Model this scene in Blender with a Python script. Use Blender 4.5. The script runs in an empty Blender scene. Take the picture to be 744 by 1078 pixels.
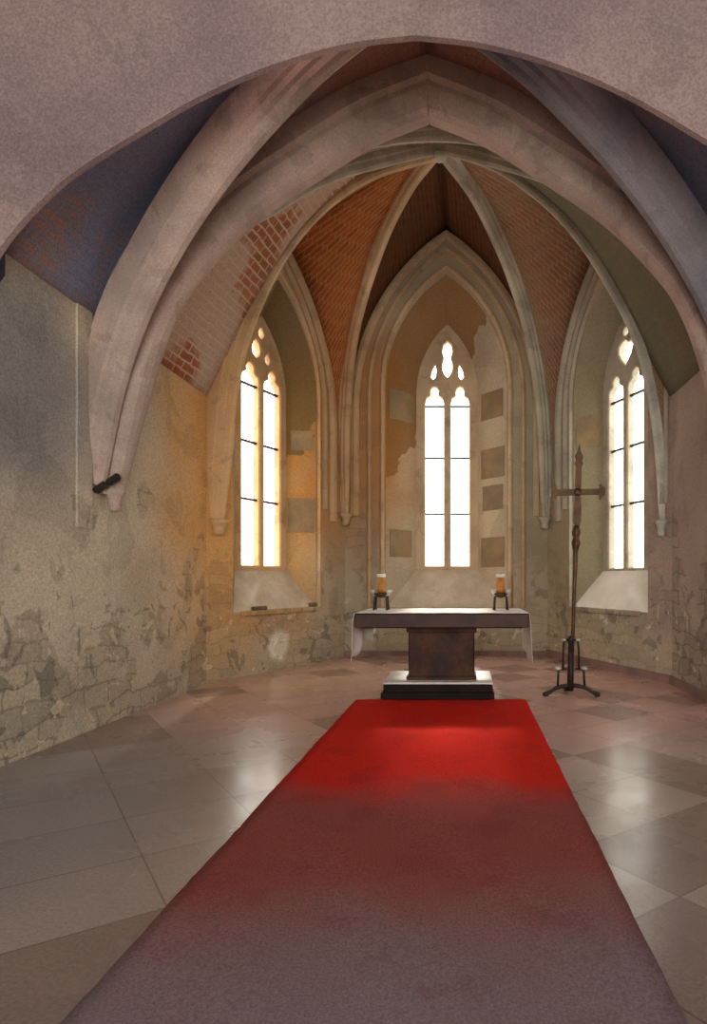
import bpy, bmesh, math, random
from mathutils import Vector, Matrix
random.seed(4)
S = bpy.context.scene
COL = S.collection
XA = -.38            # long axis of the chapel
EYE = 1.5
V = Vector

# ------------------------------------------------------------------ object helpers
def tag(o, label=None, cat=None, group=None, kind=None):
    if label: o['label'] = label
    if cat: o['category'] = cat
    if group: o['group'] = group
    if kind: o['kind'] = kind
    return o

def empty(name, loc=(0, 0, 0), label=None, cat=None, group=None, kind=None):
    o = bpy.data.objects.new(name, None); COL.objects.link(o)
    o.location = loc; o.empty_display_size = .1
    return tag(o, label, cat, group, kind)

def link(name, me, mat=None, parent=None, mw=None):
    o = bpy.data.objects.new(name, me); COL.objects.link(o)
    if mat:
        for m in (mat if isinstance(mat, (list, tuple)) else [mat]): me.materials.append(m)
    bpy.context.view_layer.update()
    if mw is not None: o.matrix_world = mw
    if parent:
        o.parent = parent
        o.matrix_parent_inverse = parent.matrix_world.inverted()
    return o

class MB:
    """collects verts and faces of one mesh"""
    def __init__(s): s.v = []; s.f = []; s.uv = []; s.mi = []; s.sm = []
    def add(s, vs, fs, uvs=None, mi=0, smooth=False):
        b = len(s.v); s.v += [tuple(p) for p in vs]
        for f in fs:
            s.f.append([b + i for i in f]); s.mi.append(mi); s.sm.append(smooth)
            s.uv.append([uvs[i] for i in f] if uvs else [(0, 0)] * len(f))
        return s
    def box(s, x0, x1, y0, y1, z0, z1, ch=0, M=None, mi=0):
        if ch <= 0:
            vs = [V((x, y, z)) for z in (z0, z1) for x, y in ((x0, y0), (x1, y0), (x1, y1), (x0, y1))]
            fs = [(0, 3, 2, 1), (4, 5, 6, 7), (0, 1, 5, 4), (1, 2, 6, 5), (2, 3, 7, 6), (3, 0, 4, 7)]
        else:
            c = ch; vs = []
            oc = [(x0 + c, y0), (x1 - c, y0), (x1, y0 + c), (x1, y1 - c), (x1 - c, y1), (x0 + c, y1), (x0, y1 - c), (x0, y0 + c)]
            ic = [(x0 + c, y0 + c * .5), (x1 - c, y0 + c * .5), (x1 - c * .5, y0 + c), (x1 - c * .5, y1 - c), (x1 - c, y1 - c * .5), (x0 + c, y1 - c * .5), (x0 + c * .5, y1 - c), (x0 + c * .5, y0 + c)]
            for z, r in ((z0, ic), (z0 + c * .6, oc), (z1 - c * .6, oc), (z1, ic)): vs += [V((x, y, z)) for x, y in r]
            fs = [tuple(range(7, -1, -1)), tuple(range(24, 32))]
            for k in range(3):
                for i in range(8):
                    j = (i + 1) % 8; fs.append((k * 8 + i, k * 8 + j, k * 8 + 8 + j, k * 8 + 8 + i))
        if M: vs = [M @ p for p in vs]
        return s.add(vs, fs, mi=mi)
    def lathe(s, prof, c=(0, 0, 0), n=16, M=None, mi=0):
        vs = []; fs = []
        for r, z in prof:
            for k in range(n):
                a = 2 * math.pi * k / n; vs.append(V((c[0] + r * math.cos(a), c[1] + r * math.sin(a), c[2] + z)))
        for i in range(len(prof) - 1):
            for k in range(n):
                j = (k + 1) % n; fs.append((i * n + k, i * n + j, i * n + n + j, i * n + n + k))
        fs.append(tuple(range(n - 1, -1, -1))); fs.append(tuple(range((len(prof) - 1) * n, len(prof) * n)))
        if M: vs = [M @ p for p in vs]
        return s.add(vs, fs, smooth=True, mi=mi)
    def tube(s, pts, r, n=8, mi=0):
        pts = [V(p) for p in pts]; rs = r if isinstance(r, (list, tuple)) else [r] * len(pts)
        vs = []; fs = []; ref = V((0, 0, 1))
        for i, p in enumerate(pts):
            t = (pts[min(i + 1, len(pts) - 1)] - pts[max(i - 1, 0)]).normalized()
            if abs(t.dot(ref)) > .95: ref = V((0, 1, 0)) if abs(t.y) < .9 else V((1, 0, 0))
            a = t.cross(ref).normalized(); b = t.cross(a)
            for k in range(n):
                q = 2 * math.pi * k / n; vs.append(p + (a * math.cos(q) + b * math.sin(q)) * rs[i])
        for i in range(len(pts) - 1):
            for k in range(n):
                j = (k + 1) % n; fs.append((i * n + k, i * n + j, i * n + n + j, i * n + n + k))
        fs.append(tuple(range(n - 1, -1, -1))); fs.append(tuple(range((len(pts) - 1) * n, len(pts) * n)))
        return s.add(vs, fs, smooth=True, mi=mi)
    def prism(s, poly, y0, y1, M=None, mi=0):
        """poly in x,z extruded along y"""
        n = len(poly)
        vs = [V((x, y0, z)) for x, z in poly] + [V((x, y1, z)) for x, z in poly]
        fs = [tuple(range(n)), tuple(range(2 * n - 1, n - 1, -1))] + [(i, n + i, n + (i + 1) % n, (i + 1) % n) for i in range(n)]
        if M: vs = [M @ p for p in vs]
        return s.add(vs, fs, mi=mi)
    def build(s, name, mat, parent=None, fix=True):
        me = bpy.data.meshes.new(name); me.from_pydata(s.v, [], s.f)
        ul = me.uv_layers.new(name='UVMap'); k = 0
        for p, uv, mi, sm in zip(me.polygons, s.uv, s.mi, s.sm):
            p.material_index = mi; p.use_smooth = sm
            for q in uv: ul.data[k].uv = q; k += 1
        if fix:
            bm = bmesh.new(); bm.from_mesh(me); bmesh.ops.recalc_face_normals(bm, faces=bm.faces); bm.to_mesh(me); bm.free()
        return link(name, me, mat, parent)

def cr(pts, n=40):
    """Catmull-Rom through pts, then n+1 points evenly spaced along it"""
    P = [V(p) for p in pts]; P = [P[0] * 2 - P[1]] + P + [P[-1] * 2 - P[-2]]; out = []
    for i in range(1, len(P) - 2):
        for k in range(12):
            t = k / 12; a, b, c, d = P[i - 1:i + 3]
            out.append(.5 * ((2 * b) + (c - a) * t + (2 * a - 5 * b + 4 * c - d) * t * t + (3 * b - a - 3 * c + d) * t ** 3))
    out.append(P[-2]); return even(out, n)

def even(pts, n):
    pts = [V(p) for p in pts]; L = [0]
    for a, b in zip(pts, pts[1:]): L.append(L[-1] + (b - a).length)
    out = []; j = 0
    for k in range(n + 1):
        t = L[-1] * k / n
        while j < len(pts) - 2 and L[j + 1] < t: j += 1
        s = (t - L[j]) / max(L[j + 1] - L[j], 1e-9); out.append(pts[j].lerp(pts[j + 1], min(s, 1)))
    return out

def sweep(mb, path, prof, lat, ref, scale=None, smooth=False):
    """profile (a,b): a along lat, b away from ref"""
    lat = V(lat).normalized(); n = len(prof); vs = []; fs = []
    m = len(path) // 2; T = path[m + 1] - path[m - 1]; N = T.cross(lat); sg = 1 if N.dot(path[m] - V(ref)) > 0 else -1
    for i, p in enumerate(path):
        T = (path[min(i + 1, len(path) - 1)] - path[max(i - 1, 0)]).normalized()
        N = T.cross(lat).normalized() * sg; k = scale(i / (len(path) - 1)) if scale else 1
        for a, b in prof: vs.append(p + lat * a * k + N * b * k)
    for i in range(len(path) - 1):
        for j in range(n):
            q = (j + 1) % n; fs.append((i * n + j, i * n + q, i * n + n + q, i * n + n + j))
    fs.append(tuple(range(n))); fs.append(tuple(range(len(path) * n - 1, len(path) * n - n - 1, -1)))
    mb.add(vs, fs, smooth=smooth)

def ribprof(w, d=.1, back=.28):
    return [(-w / 2, back), (-w / 2, .07), (-w * .40, .05), (-w * .36, -.01), (-w * .26, -.03), (-w * .2, -d * .8), (-w * .1, -d), (w * .1, -d), (w * .2, -d * .8),
            (w * .26, -.03), (w * .36, -.01), (w * .40, .05), (w / 2, .07), (w / 2, back)]

def plate(name, outer, holes, t, mw, mat, parent=None, bev=0, n0=0):
    """flat slab with holes in the local u,z plane of mw; its room face lies at n0"""
    cu = bpy.data.curves.new(name, 'CURVE'); cu.dimensions = '2D'; cu.fill_mode = 'BOTH'; cu.extrude = t / 2 - bev; cu.bevel_depth = bev; cu.bevel_resolution = 0
    if bev: cu.offset = -bev
    for poly in [outer] + holes:
        sp = cu.splines.new('POLY'); sp.points.add(len(poly) - 1); sp.use_cyclic_u = True
        for q, (x, y) in zip(sp.points, poly): q.co = (x, y, 0, 1)
    ob = bpy.data.objects.new('tmp', cu); COL.objects.link(ob); bpy.context.view_layer.update()
    me = bpy.data.meshes.new_from_object(ob.evaluated_get(bpy.context.evaluated_depsgraph_get()))
    bpy.data.objects.remove(ob); me.name = name; me.materials.clear()
    me.transform(Matrix.Translation((0, 0, n0 - t / 2)))
    for p in me.polygons: p.use_smooth = False
    return link(name, me, mat, parent, mw)

# ------------------------------------------------------------------ material helpers
class NT:
    def __init__(s, name):
        s.m = bpy.data.materials.new(name); s.m.use_nodes = True; s.t = s.m.node_tree
        s.b = s.t.nodes['Principled BSDF']; s.pos = s.new('ShaderNodeNewGeometry').outputs['Position']
        tc = s.new('ShaderNodeTexCoord'); s.obj = tc.outputs['Object']; s.uv = tc.outputs['UV']
    def new(s, k): return s.t.nodes.new(k)
    def set(s, sock, v):
        if isinstance(v, bpy.types.NodeSocket): s.t.links.new(v, sock)
        elif isinstance(v, (tuple, list)) and len(v) == 3 and sock.type == 'RGBA': sock.default_value = (*v, 1)
        else: sock.default_value = v
    def math(s, op, a, b=0, c=None):
        n = s.new('ShaderNodeMath'); n.operation = op; s.set(n.inputs[0], a); s.set(n.inputs[1], b)
        if c is not None: s.set(n.inputs[2], c)
        return n.outputs[0]
    def noise(s, sc, det=3, co=None, rough=.55, dist=0):
        n = s.new('ShaderNodeTexNoise'); s.set(n.inputs['Vector'], co or s.pos); n.inputs['Scale'].default_value = sc
        n.inputs['Detail'].default_value = det; n.inputs['Roughness'].default_value = rough; n.inputs['Distortion'].default_value = dist
        return n.outputs['Fac']
    def rng(s, v, a, b, c=0, d=1, smooth=True):
        n = s.new('ShaderNodeMapRange'); n.interpolation_type = 'SMOOTHSTEP' if smooth else 'LINEAR'
        for i, q in zip((0, 1, 2, 3, 4), (v, a, b, c, d)): s.set(n.inputs[i], q)
        return n.outputs[0]
    def mix(s, f, a, b, mode='MIX'):
        n = s.new('ShaderNodeMix'); n.data_type = 'RGBA'; n.blend_type = mode
        s.set(n.inputs[0], f); s.set(n.inputs[6], a); s.set(n.inputs[7], b); return n.outputs[2]
    def vm(s, op, a, b):
        n = s.new('ShaderNodeVectorMath'); n.operation = op; s.set(n.inputs[0], a); s.set(n.inputs[1], b); return n
    def blob(s, c, r, wob=.35, lo=.45, hi=1.15):
        """soft patch round c with radii r, ragged edge"""
        d = s.vm('SUBTRACT', s.pos, V(c)).outputs[0]; d = s.vm('DIVIDE', d, V(r)).outputs[0]
        n = s.new('ShaderNodeVectorMath'); n.operation = 'LENGTH'; s.set(n.inputs[0], d); L = n.outputs['Value']
        L = s.math('ADD', L, s.math('MULTIPLY', s.math('SUBTRACT', s.noise(1.3, 4), .5), wob * 2))
        return s.rng(L, lo, hi, 1, 0)
    def xyz(s, v):
        n = s.new('ShaderNodeSeparateXYZ'); s.set(n.inputs[0], v); return n.outputs
    def bump(s, h, st=.3, dist=.02):
        n = s.new('ShaderNodeBump'); n.inputs['Strength'].default_value = st; n.inputs['Distance'].default_value = dist
        s.set(n.inputs['Height'], h); s.t.links.new(n.outputs[0], s.b.inputs['Normal'])
    def grain(s, c, amt=.22, sc=55):
        g = s.rng(s.noise(sc, 2), .3, .7, 1 - amt, 1 + amt, False)
        n = s.vm('MULTIPLY', c, (1, 1, 1)); s.t.links.new(g, n.inputs[1]); return n.outputs[0]
    def done(s, c, rough=.9, spec=.2, metal=0):
        s.set(s.b.inputs['Base Color'], c); s.set(s.b.inputs['Roughness'], rough); s.set(s.b.inputs['Specular IOR Level'], spec)
        s.b.inputs['Metallic'].default_value = metal; return s.m

def srgb(r, g, b):
    return tuple(((c / 255) / 12.92 if c / 255 <= .04045 else ((c / 255 + .055) / 1.055) ** 2.4) for c in (r, g, b))

# washes of colour by position: ochre in the choir, slate grey by the entrance
OCHRE = srgb(214, 160, 88); GOLD = srgb(176, 122, 62); GREY = srgb(170, 164, 152); BEIGE = srgb(186, 170, 146); OLIVE = srgb(150, 140, 112)
SLATE = srgb(104, 106, 122); MAUVE = srgb(150, 126, 124); RUST = srgb(150, 84, 54)

def wash(n, c):
    c = n.mix(n.math('MULTIPLY', n.blob((-3.5, 9.2, 3.0), (1.9, 2.5, 3.2)), .85), c, OCHRE)
    c = n.mix(n.math('MULTIPLY', n.blob((-2.2, 11.3, 4.4), (1.5, 1.8, 2.9)), .8), c, GOLD)
    c = n.mix(n.math('MULTIPLY', n.blob((1.9, 10.6, 3.4), (1.3, 3.0, 3.0)), .75), c, OLIVE)
    c = n.mix(n.math('MULTIPLY', n.blob((3.0, 8.0, 2.6), (1.2, 1.7, 3.2)), .6), c, MAUVE)
    c = n.mix(n.math('MULTIPLY', n.blob((-3.8, 4.6, 3.2), (1.0, 1.5, 1.2)), .6), c, SLATE)
    c = n.mix(n.math('MULTIPLY', n.blob((-3.13, 9.83, .42), (.36, .36, .36), .5, .5, .95), .95), c, srgb(244, 236, 216))  # patch of sunlight on the left apse wall, painted into the plaster
    return c

def m_plaster(name, base, base2, masonry=0, wsh=True, ragged=None):
    n = NT(name)
    c = n.mix(n.rng(n.noise(.7, 5), .35, .65), base, base2)
    if wsh: c = wash(n, c)
    # hard-edged damp stains
    s = n.rng(n.noise(1.1, 6, dist=.6), .56, .575); c = n.mix(n.math('MULTIPLY', s, .16), c, srgb(90, 84, 74))
    z = n.xyz(n.pos)[2]
    h = n.noise(14, 5)
    if ragged:                                   # ragged-edged shade painted over the upper part of the niche
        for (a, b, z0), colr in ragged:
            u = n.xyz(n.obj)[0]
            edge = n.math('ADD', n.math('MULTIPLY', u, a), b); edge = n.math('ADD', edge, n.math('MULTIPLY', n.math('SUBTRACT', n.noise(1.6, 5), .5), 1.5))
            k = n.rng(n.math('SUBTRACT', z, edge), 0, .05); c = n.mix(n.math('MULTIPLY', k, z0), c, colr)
    if masonry:
        w = n.new('ShaderNodeVectorMath'); w.operation = 'MULTIPLY_ADD'
        nc = n.new('ShaderNodeTexNoise'); nc.inputs['Scale'].default_value = 2.2; nc.inputs['Detail'].default_value = 3; n.t.links.new(n.obj, nc.inputs['Vector'])
        n.t.links.new(nc.outputs['Color'], w.inputs[0]); w.inputs[1].default_value = (.30, .30, 0); n.t.links.new(n.obj, w.inputs[2])
        br = n.new('ShaderNodeTexBrick'); n.t.links.new(w.outputs[0], br.inputs['Vector']); br.inputs['Scale'].default_value = 1
        br.inputs['Brick Width'].default_value = .40; br.inputs['Row Height'].default_value = .19; br.inputs['Mortar Size'].default_value = .012; br.inputs['Mortar Smooth'].default_value = .2
        br.inputs['Color1'].default_value = (*srgb(196, 184, 160), 1); br.inputs['Color2'].default_value = (*srgb(128, 120, 106), 1); br.inputs['Mortar'].default_value = (*srgb(92, 80, 62), 1)
        k = n.math('ADD', n.noise(1.0, 6), n.math('MULTIPLY', n.math('SUBTRACT', 1.75, z), .085))
        k = n.rng(k, .53, .555)
        stone = n.mix(.4, br.outputs['Color'], c, 'MULTIPLY'); stone = n.mix(.45, stone, c)
        c = n.mix(n.math('MULTIPLY', k, masonry), c, stone)
        p = n.rng(n.noise(2.6, 3, dist=1.2), .60, .61); p = n.math('MULTIPLY', p, n.rng(z, 1.0, 2.2, 1, 0)); c = n.mix(n.math('MULTIPLY', p, .45), c, srgb(84, 84, 80))
        p = n.rng(n.noise(4.6, 2, dist=.8), .66, .67); p = n.math('MULTIPLY', p, n.rng(z, .9, 1.3, 1, 0)); c = n.mix(n.math('MULTIPLY', p, .6), c, srgb(224, 208, 176))
        h = n.math('ADD', n.math('MULTIPLY', n.math('MULTIPLY', br.outputs['Fac'], k), -1.6), h)
    n.bump(h, .35, .02)
    return n.done(n.grain(c), .92, .1)

def m_brick(name, c1, c2, mortar, plaster, cover=.45, pl=.8, wsh=0, crown=None):
    n = NT(name)
    w = n.new('ShaderNodeVectorMath'); w.operation = 'MULTIPLY_ADD'
    nc = n.new('ShaderNodeTexNoise'); nc.inputs['Scale'].default_value = 5; n.t.links.new(n.uv, nc.inputs['Vector'])
    n.t.links.new(nc.outputs['Color'], w.inputs[0]); w.inputs[1].default_value = (.05, .05, 0); n.t.links.new(n.uv, w.inputs[2])
    br = n.new('ShaderNodeTexBrick'); n.t.links.new(w.outputs[0], br.inputs['Vector']); br.inputs['Scale'].default_value = 1
    br.inputs['Brick Width'].default_value = .31; br.inputs['Row Height'].default_value = .115; br.inputs['Mortar Size'].default_value = .016; br.inputs['Mortar Smooth'].default_value = .3
    n.set(br.inputs['Color1'], c1); n.set(br.inputs['Color2'], c2); n.set(br.inputs['Mortar'], mortar)
    c = br.outputs['Color']
    if wsh: c = n.mix(wsh, c, wash(n, plaster))
    k = n.rng(n.noise(.9, 5), cover, cover + .12); c = n.mix(n.math('MULTIPLY', k, pl), c, plaster)
    s = n.rng(n.noise(.6, 4), .4, .7); c = n.mix(n.math('MULTIPLY', s, .3), c, n.mix(.5, plaster, c1))
    if crown: c = n.mix(n.math('MULTIPLY', n.blob((XA, 5.4, 6.5), (2.2, 1.4, 1.1)), .85), c, crown)
    n.bump(n.math('MULTIPLY', br.outputs['Fac'], -1), .5, .02)
    return n.done(n.grain(c), .92, .1)

def m_simple(name, a, b, sc=3, rough=.8, spec=.3, metal=0, grain=.15, gsc=60, bump=.2):
    n = NT(name); c = n.mix(n.rng(n.noise(sc, 5), .35, .65), a, b); n.bump(n.noise(sc * 8, 4), bump, .01)
    return n.done(n.grain(c, grain, gsc), rough, spec, metal)

def m_stone(name, a, b, wsh=.55):
    n = NT(name); c = n.mix(n.rng(n.noise(1.4, 5), .35, .65), a, b); c = n.mix(wsh, c, wash(n, c))
    s = n.rng(n.noise(3, 5, dist=.5), .58, .6); c = n.mix(n.math('MULTIPLY', s, .2), c, srgb(95, 82, 66)); n.bump(n.noise(12, 4), .25, .02)
    return n.done(n.grain(c, .14, 60), .85, .2)

M = {}
M['side'] = m_plaster('pale_damp_plaster', srgb(208, 196, 172), srgb(184, 172, 152), masonry=.85)
M['apse'] = m_plaster('ochre_choir_plaster', srgb(196, 178, 148), srgb(176, 164, 142), masonry=.5)
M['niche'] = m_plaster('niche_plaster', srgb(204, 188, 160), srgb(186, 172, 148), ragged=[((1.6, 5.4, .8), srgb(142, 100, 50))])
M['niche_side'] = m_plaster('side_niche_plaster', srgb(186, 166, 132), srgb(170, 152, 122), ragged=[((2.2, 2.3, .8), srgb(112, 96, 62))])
M['niche_right'] = m_plaster('grey_niche_plaster', srgb(164, 158, 136), srgb(148, 144, 122))
M['quoin'] = m_simple('quoin_stone', srgb(160, 134, 98), srgb(136, 118, 92))
M['arch_wall'] = m_plaster('mauve_nave_plaster', srgb(166, 142, 138), srgb(146, 124, 124), wsh=False)
M['nave'] = m_plaster('dim_nave_plaster', srgb(120, 108, 106), srgb(104, 96, 98), wsh=False)
M['reveal'] = m_simple('shaded_blue_soffit', srgb(70, 74, 92), srgb(56, 60, 76))  # shade of the soffit put into a dark slate colour
M['rib'] = m_stone('warm_rib_stone', srgb(214, 190, 156), srgb(190, 166, 134))
M['rib_right'] = m_stone('grey_rib_stone', srgb(196, 190, 172), srgb(168, 162, 146), .2)
M['rib_pale'] = m_simple('pale_rib_stone', srgb(206, 204, 190), srgb(176, 176, 162))
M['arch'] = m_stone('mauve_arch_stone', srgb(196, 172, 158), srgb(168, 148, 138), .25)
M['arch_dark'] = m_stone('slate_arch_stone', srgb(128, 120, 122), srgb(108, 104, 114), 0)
M['web_left'] = m_brick('orange_brick_web', srgb(172, 100, 56), srgb(146, 84, 48), srgb(180, 130, 84), srgb(190, 150, 96), .55, .4)
M['web_mid'] = m_brick('dark_brown_brick_web', srgb(104, 64, 40), srgb(84, 52, 34), srgb(112, 80, 52), srgb(92, 64, 42), .5, .4)
M['web_right'] = m_brick('dull_red_brick_web', srgb(158, 110, 88), srgb(142, 104, 84), srgb(176, 150, 122), srgb(158, 138, 112), .42, .65)
M['web_bay'] = m_brick('mixed_brick_web', srgb(166, 98, 66), srgb(140, 92, 70), srgb(192, 168, 142), srgb(192, 172, 154), .40, .78)
M['web_near'] = m_brick('slate_brick_web', srgb(158, 126, 118), srgb(138, 126, 130), srgb(136, 136, 146), srgb(124, 132, 158), .36, .88, crown=srgb(150, 104, 84))
M['web_olive'] = m_brick('olive_brick_web', srgb(128, 112, 86), srgb(112, 104, 84), srgb(120, 116, 96), srgb(112, 110, 90), .40, .85)
M['iron'] = m_simple('dark_iron', srgb(62, 52, 44), srgb(44, 38, 34), 9, .5, .5, .5)
M['bronze'] = m_simple('aged_bronze', srgb(92, 66, 34), srgb(66, 48, 28), 7, .45, .5, .55)
M['silver'] = m_simple('worn_silver', srgb(206, 204, 196), srgb(170, 168, 160), 9, .35, .6, .3)
M['wax'] = m_simple('amber_candle_wax', srgb(196, 132, 60), srgb(176, 112, 50), 9, .5, .4)
M['wax_rim'] = m_simple('pale_wax', srgb(240, 234, 220), srgb(226, 218, 200), 9, .5, .4)
M['wood'] = m_simple('dark_altar_wood', srgb(84, 50, 26), srgb(50, 28, 20), 3.5, .6, .3, grain=.3)
M['slabwood'] = m_simple('dark_slab_wood', srgb(76, 46, 38), srgb(54, 32, 28), 3.5, .5, .3, grain=.3)
M['black'] = m_simple('blackened_plinth_wood', srgb(34, 22, 22), srgb(22, 15, 17), 4, .7, .2)
M['daylit'] = m_simple('sunlit_plinth_top', srgb(236, 232, 224), srgb(214, 210, 204), 4, .4, .5, grain=.06)  # sunlight on the plinth top, put into its pale colour
M['linen'] = m_simple('white_altar_linen', srgb(246, 244, 236), srgb(234, 230, 220), 6, .9, .1, grain=.05)
M['skirting'] = m_simple('mauve_skirting_stone', srgb(150, 118, 108), srgb(130, 102, 96))
M['rubble'] = m_simple('loose_stone', srgb(120, 104, 80), srgb(96, 82, 62))
M['chalk'] = m_simple('white_stone_chip', srgb(240, 236, 226), srgb(222, 216, 204))

def m_floor():
    n = NT('polished_flagstones')
    mp = n.new('ShaderNodeMapping'); n.t.links.new(n.pos, mp.inputs[0]); mp.inputs['Rotation'].default_value = (0, 0, math.radians(-36)); mp.inputs['Location'].default_value = (.12, .27, 0)
    mp.inputs['Scale'].default_value = (1 / .66, 1 / .62, 1)
    p = mp.outputs[0]; q = n.xyz(p)
    fl = n.new('ShaderNodeVectorMath'); fl.operation = 'FLOOR'; n.set(fl.inputs[0], p)
    wn = n.new('ShaderNodeTexWhiteNoise'); wn.noise_dimensions = '2D'; n.set(wn.inputs['Vector'], fl.outputs[0]); rnd = wn.outputs['Value']
    # warm pink by the altar, cool grey towards the nave
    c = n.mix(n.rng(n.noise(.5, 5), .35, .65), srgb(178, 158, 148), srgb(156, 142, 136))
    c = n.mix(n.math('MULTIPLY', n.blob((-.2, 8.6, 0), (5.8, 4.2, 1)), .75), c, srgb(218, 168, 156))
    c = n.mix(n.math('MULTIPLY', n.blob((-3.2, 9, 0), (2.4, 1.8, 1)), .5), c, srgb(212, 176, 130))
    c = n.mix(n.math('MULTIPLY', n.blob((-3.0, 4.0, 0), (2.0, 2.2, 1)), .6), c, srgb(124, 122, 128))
    dk = n.rng(rnd, .70, .72); c = n.mix(n.math('MULTIPLY', dk, .6), c, srgb(104, 78, 70))
    lt = n.rng(rnd, 0, 1, .92, 1.08, False)
    v = n.vm('MULTIPLY', c, (1, 1, 1)); n.t.links.new(lt, v.inputs[1]); c = v.outputs[0]
    js = []
    for k in (0, 1):
        f = n.math('FRACT', q[k]); d = n.math('MINIMUM', f, n.math('SUBTRACT', 1, f)); js.append(n.rng(d, .004, .011, 1, 0))
    j = n.math('MAXIMUM', *js); c = n.mix(n.math('MULTIPLY', j, .6), c, srgb(72, 60, 56))
    h = n.math('ADD', n.math('MULTIPLY', n.noise(3.0, 4), 1), n.math('MULTIPLY', j, -.2)); n.bump(h, .04, .02)
    return n.done(n.grain(c, .16, 60), n.rng(n.noise(1.2, 4), .3, .7, .2, .32), .9)
M['floor'] = m_floor()

def m_carpet():
    n = NT('graded_red_carpet'); q = n.xyz(n.pos); y = n.math('ADD', q[1], n.math('MULTIPLY', n.math('SUBTRACT', n.noise(1.3, 4), .5), 1.1))  # red by the altar, grading to grey-mauve toward the viewer
    c = n.mix(n.rng(y, 3.7, 4.6), srgb(150, 78, 72), srgb(206, 42, 30))
    c = n.mix(n.rng(y, 2.0, 3.2), srgb(136, 118, 120), c)
    c = n.mix(n.math('MULTIPLY', n.rng(n.noise(2.2, 5), .5, .65), .22), c, srgb(120, 40, 44))
    n.bump(n.noise(180, 2), .5, .01)
    return n.done(n.grain(c, .25, 90), .95, .05)
M['carpet'] = m_carpet()

def m_glass():
    m = bpy.data.materials.new('pale_window_glass'); m.use_nodes = True; t = m.node_tree; t.nodes.clear()
    o = t.nodes.new('ShaderNodeOutputMaterial'); a = t.nodes.new('ShaderNodeBsdfTransparent'); g = t.nodes.new('ShaderNodeBsdfGlossy'); x = t.nodes.new('ShaderNodeMixShader')
    a.inputs[0].default_value = (.98, .97, .94, 1); g.inputs['Roughness'].default_value = .1; x.inputs[0].default_value = .04
    t.links.new(a.outputs[0], x.inputs[1]); t.links.new(g.outputs[0], x.inputs[2]); t.links.new(x.outputs[0], o.inputs[0]); return m
M['glass'] = m_glass()

# ------------------------------------------------------------------ plan of the chapel
XL, XR = -3.72, 2.96                       # side walls
SH, BK = 8.45, 11.6                        # where the apse begins, its back wall
L1, L2, R2, R1 = V((XL, SH, 0)), V((-2.37, BK, 0)), V((1.61, BK, 0)), V((XR, SH, 0))
ZW = 4.14                                  # top of the side walls, foot of the brick webs

class Wall:
    def __init__(s, P0, P1, t):
        s.U = (P1 - P0).normalized(); s.O = P0.lerp(P1, t); s.len = (P1 - P0).length; s.a = -s.len * t; s.b = s.len * (1 - t)
        s.N = s.U.cross(V((0, 0, 1)))      # towards the room
        s.mw = Matrix.Translation(s.O) @ Matrix((s.U, V((0, 0, 1)), s.N)).transposed().to_4x4()
    def pt(s, u, z, n=0): return s.mw @ V((u, z, n))

def arch(w, zb, zs, za, n=14, k=5):
    """open pointed-arch outline from bottom left over the apex to bottom right"""
    H = za - zs; R = (w * w + H * H) / (2 * w); left = []
    for i in range(k): left.append((-w, zb + (zs - zb) * i / k))
    a1 = math.asin(min(1, H / R))
    for i in range(n + 1):
        a = a1 * i / n; left.append((R - w - R * math.cos(a), zs + R * math.sin(a)))
    left[-1] = (0, za)
    return left + [(-x, z) for x, z in left[-2::-1]]

WC = Wall(L2, R2, .5); WLd = Wall(L1, L2, .47); WRd = Wall(R2, R1, .53)

def loft2(mb, A, B, mi=None, smooth=False):
    n = len(A); mb_v = list(A) + list(B)
    for i in range(n - 1):
        mb.add([A[i], A[i + 1], B[i + 1], B[i]], [(0, 1, 2, 3)], mi=(mi(i) if mi else 0), smooth=smooth)

# floor
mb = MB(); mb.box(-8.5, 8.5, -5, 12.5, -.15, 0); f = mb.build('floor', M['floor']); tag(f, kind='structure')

# side walls (solid slabs)
def side_wall(name, x0, x1, holes=()):
    o = plate(name, [(0, 0), (SH - 4.5, 0), (SH - 4.5, ZW + .1), (0, ZW + .1)], list(holes), .3,
              Matrix.Translation((x0, 4.5 if x1 < 0 else SH, 0)) @ Matrix(((V((0, 1, 0)) if x1 < 0 else V((0, -1, 0))), V((0, 0, 1)), V((1 if x1 < 0 else -1, 0, 0)))).transposed().to_4x4(), M['side'])
    tag(o, kind='structure'); return o
WRs = Wall(R1, V((XR, 4.5, 0)), 0)
side_holes = [[(u + SH - y, z) for u, z in arch(.40, .95, 3.1, 3.85)] for y in (5.27, 6.78)]
side_wall('wall_left', XL, -1); side_wall('wall_right', XR, 1, side_holes)

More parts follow.
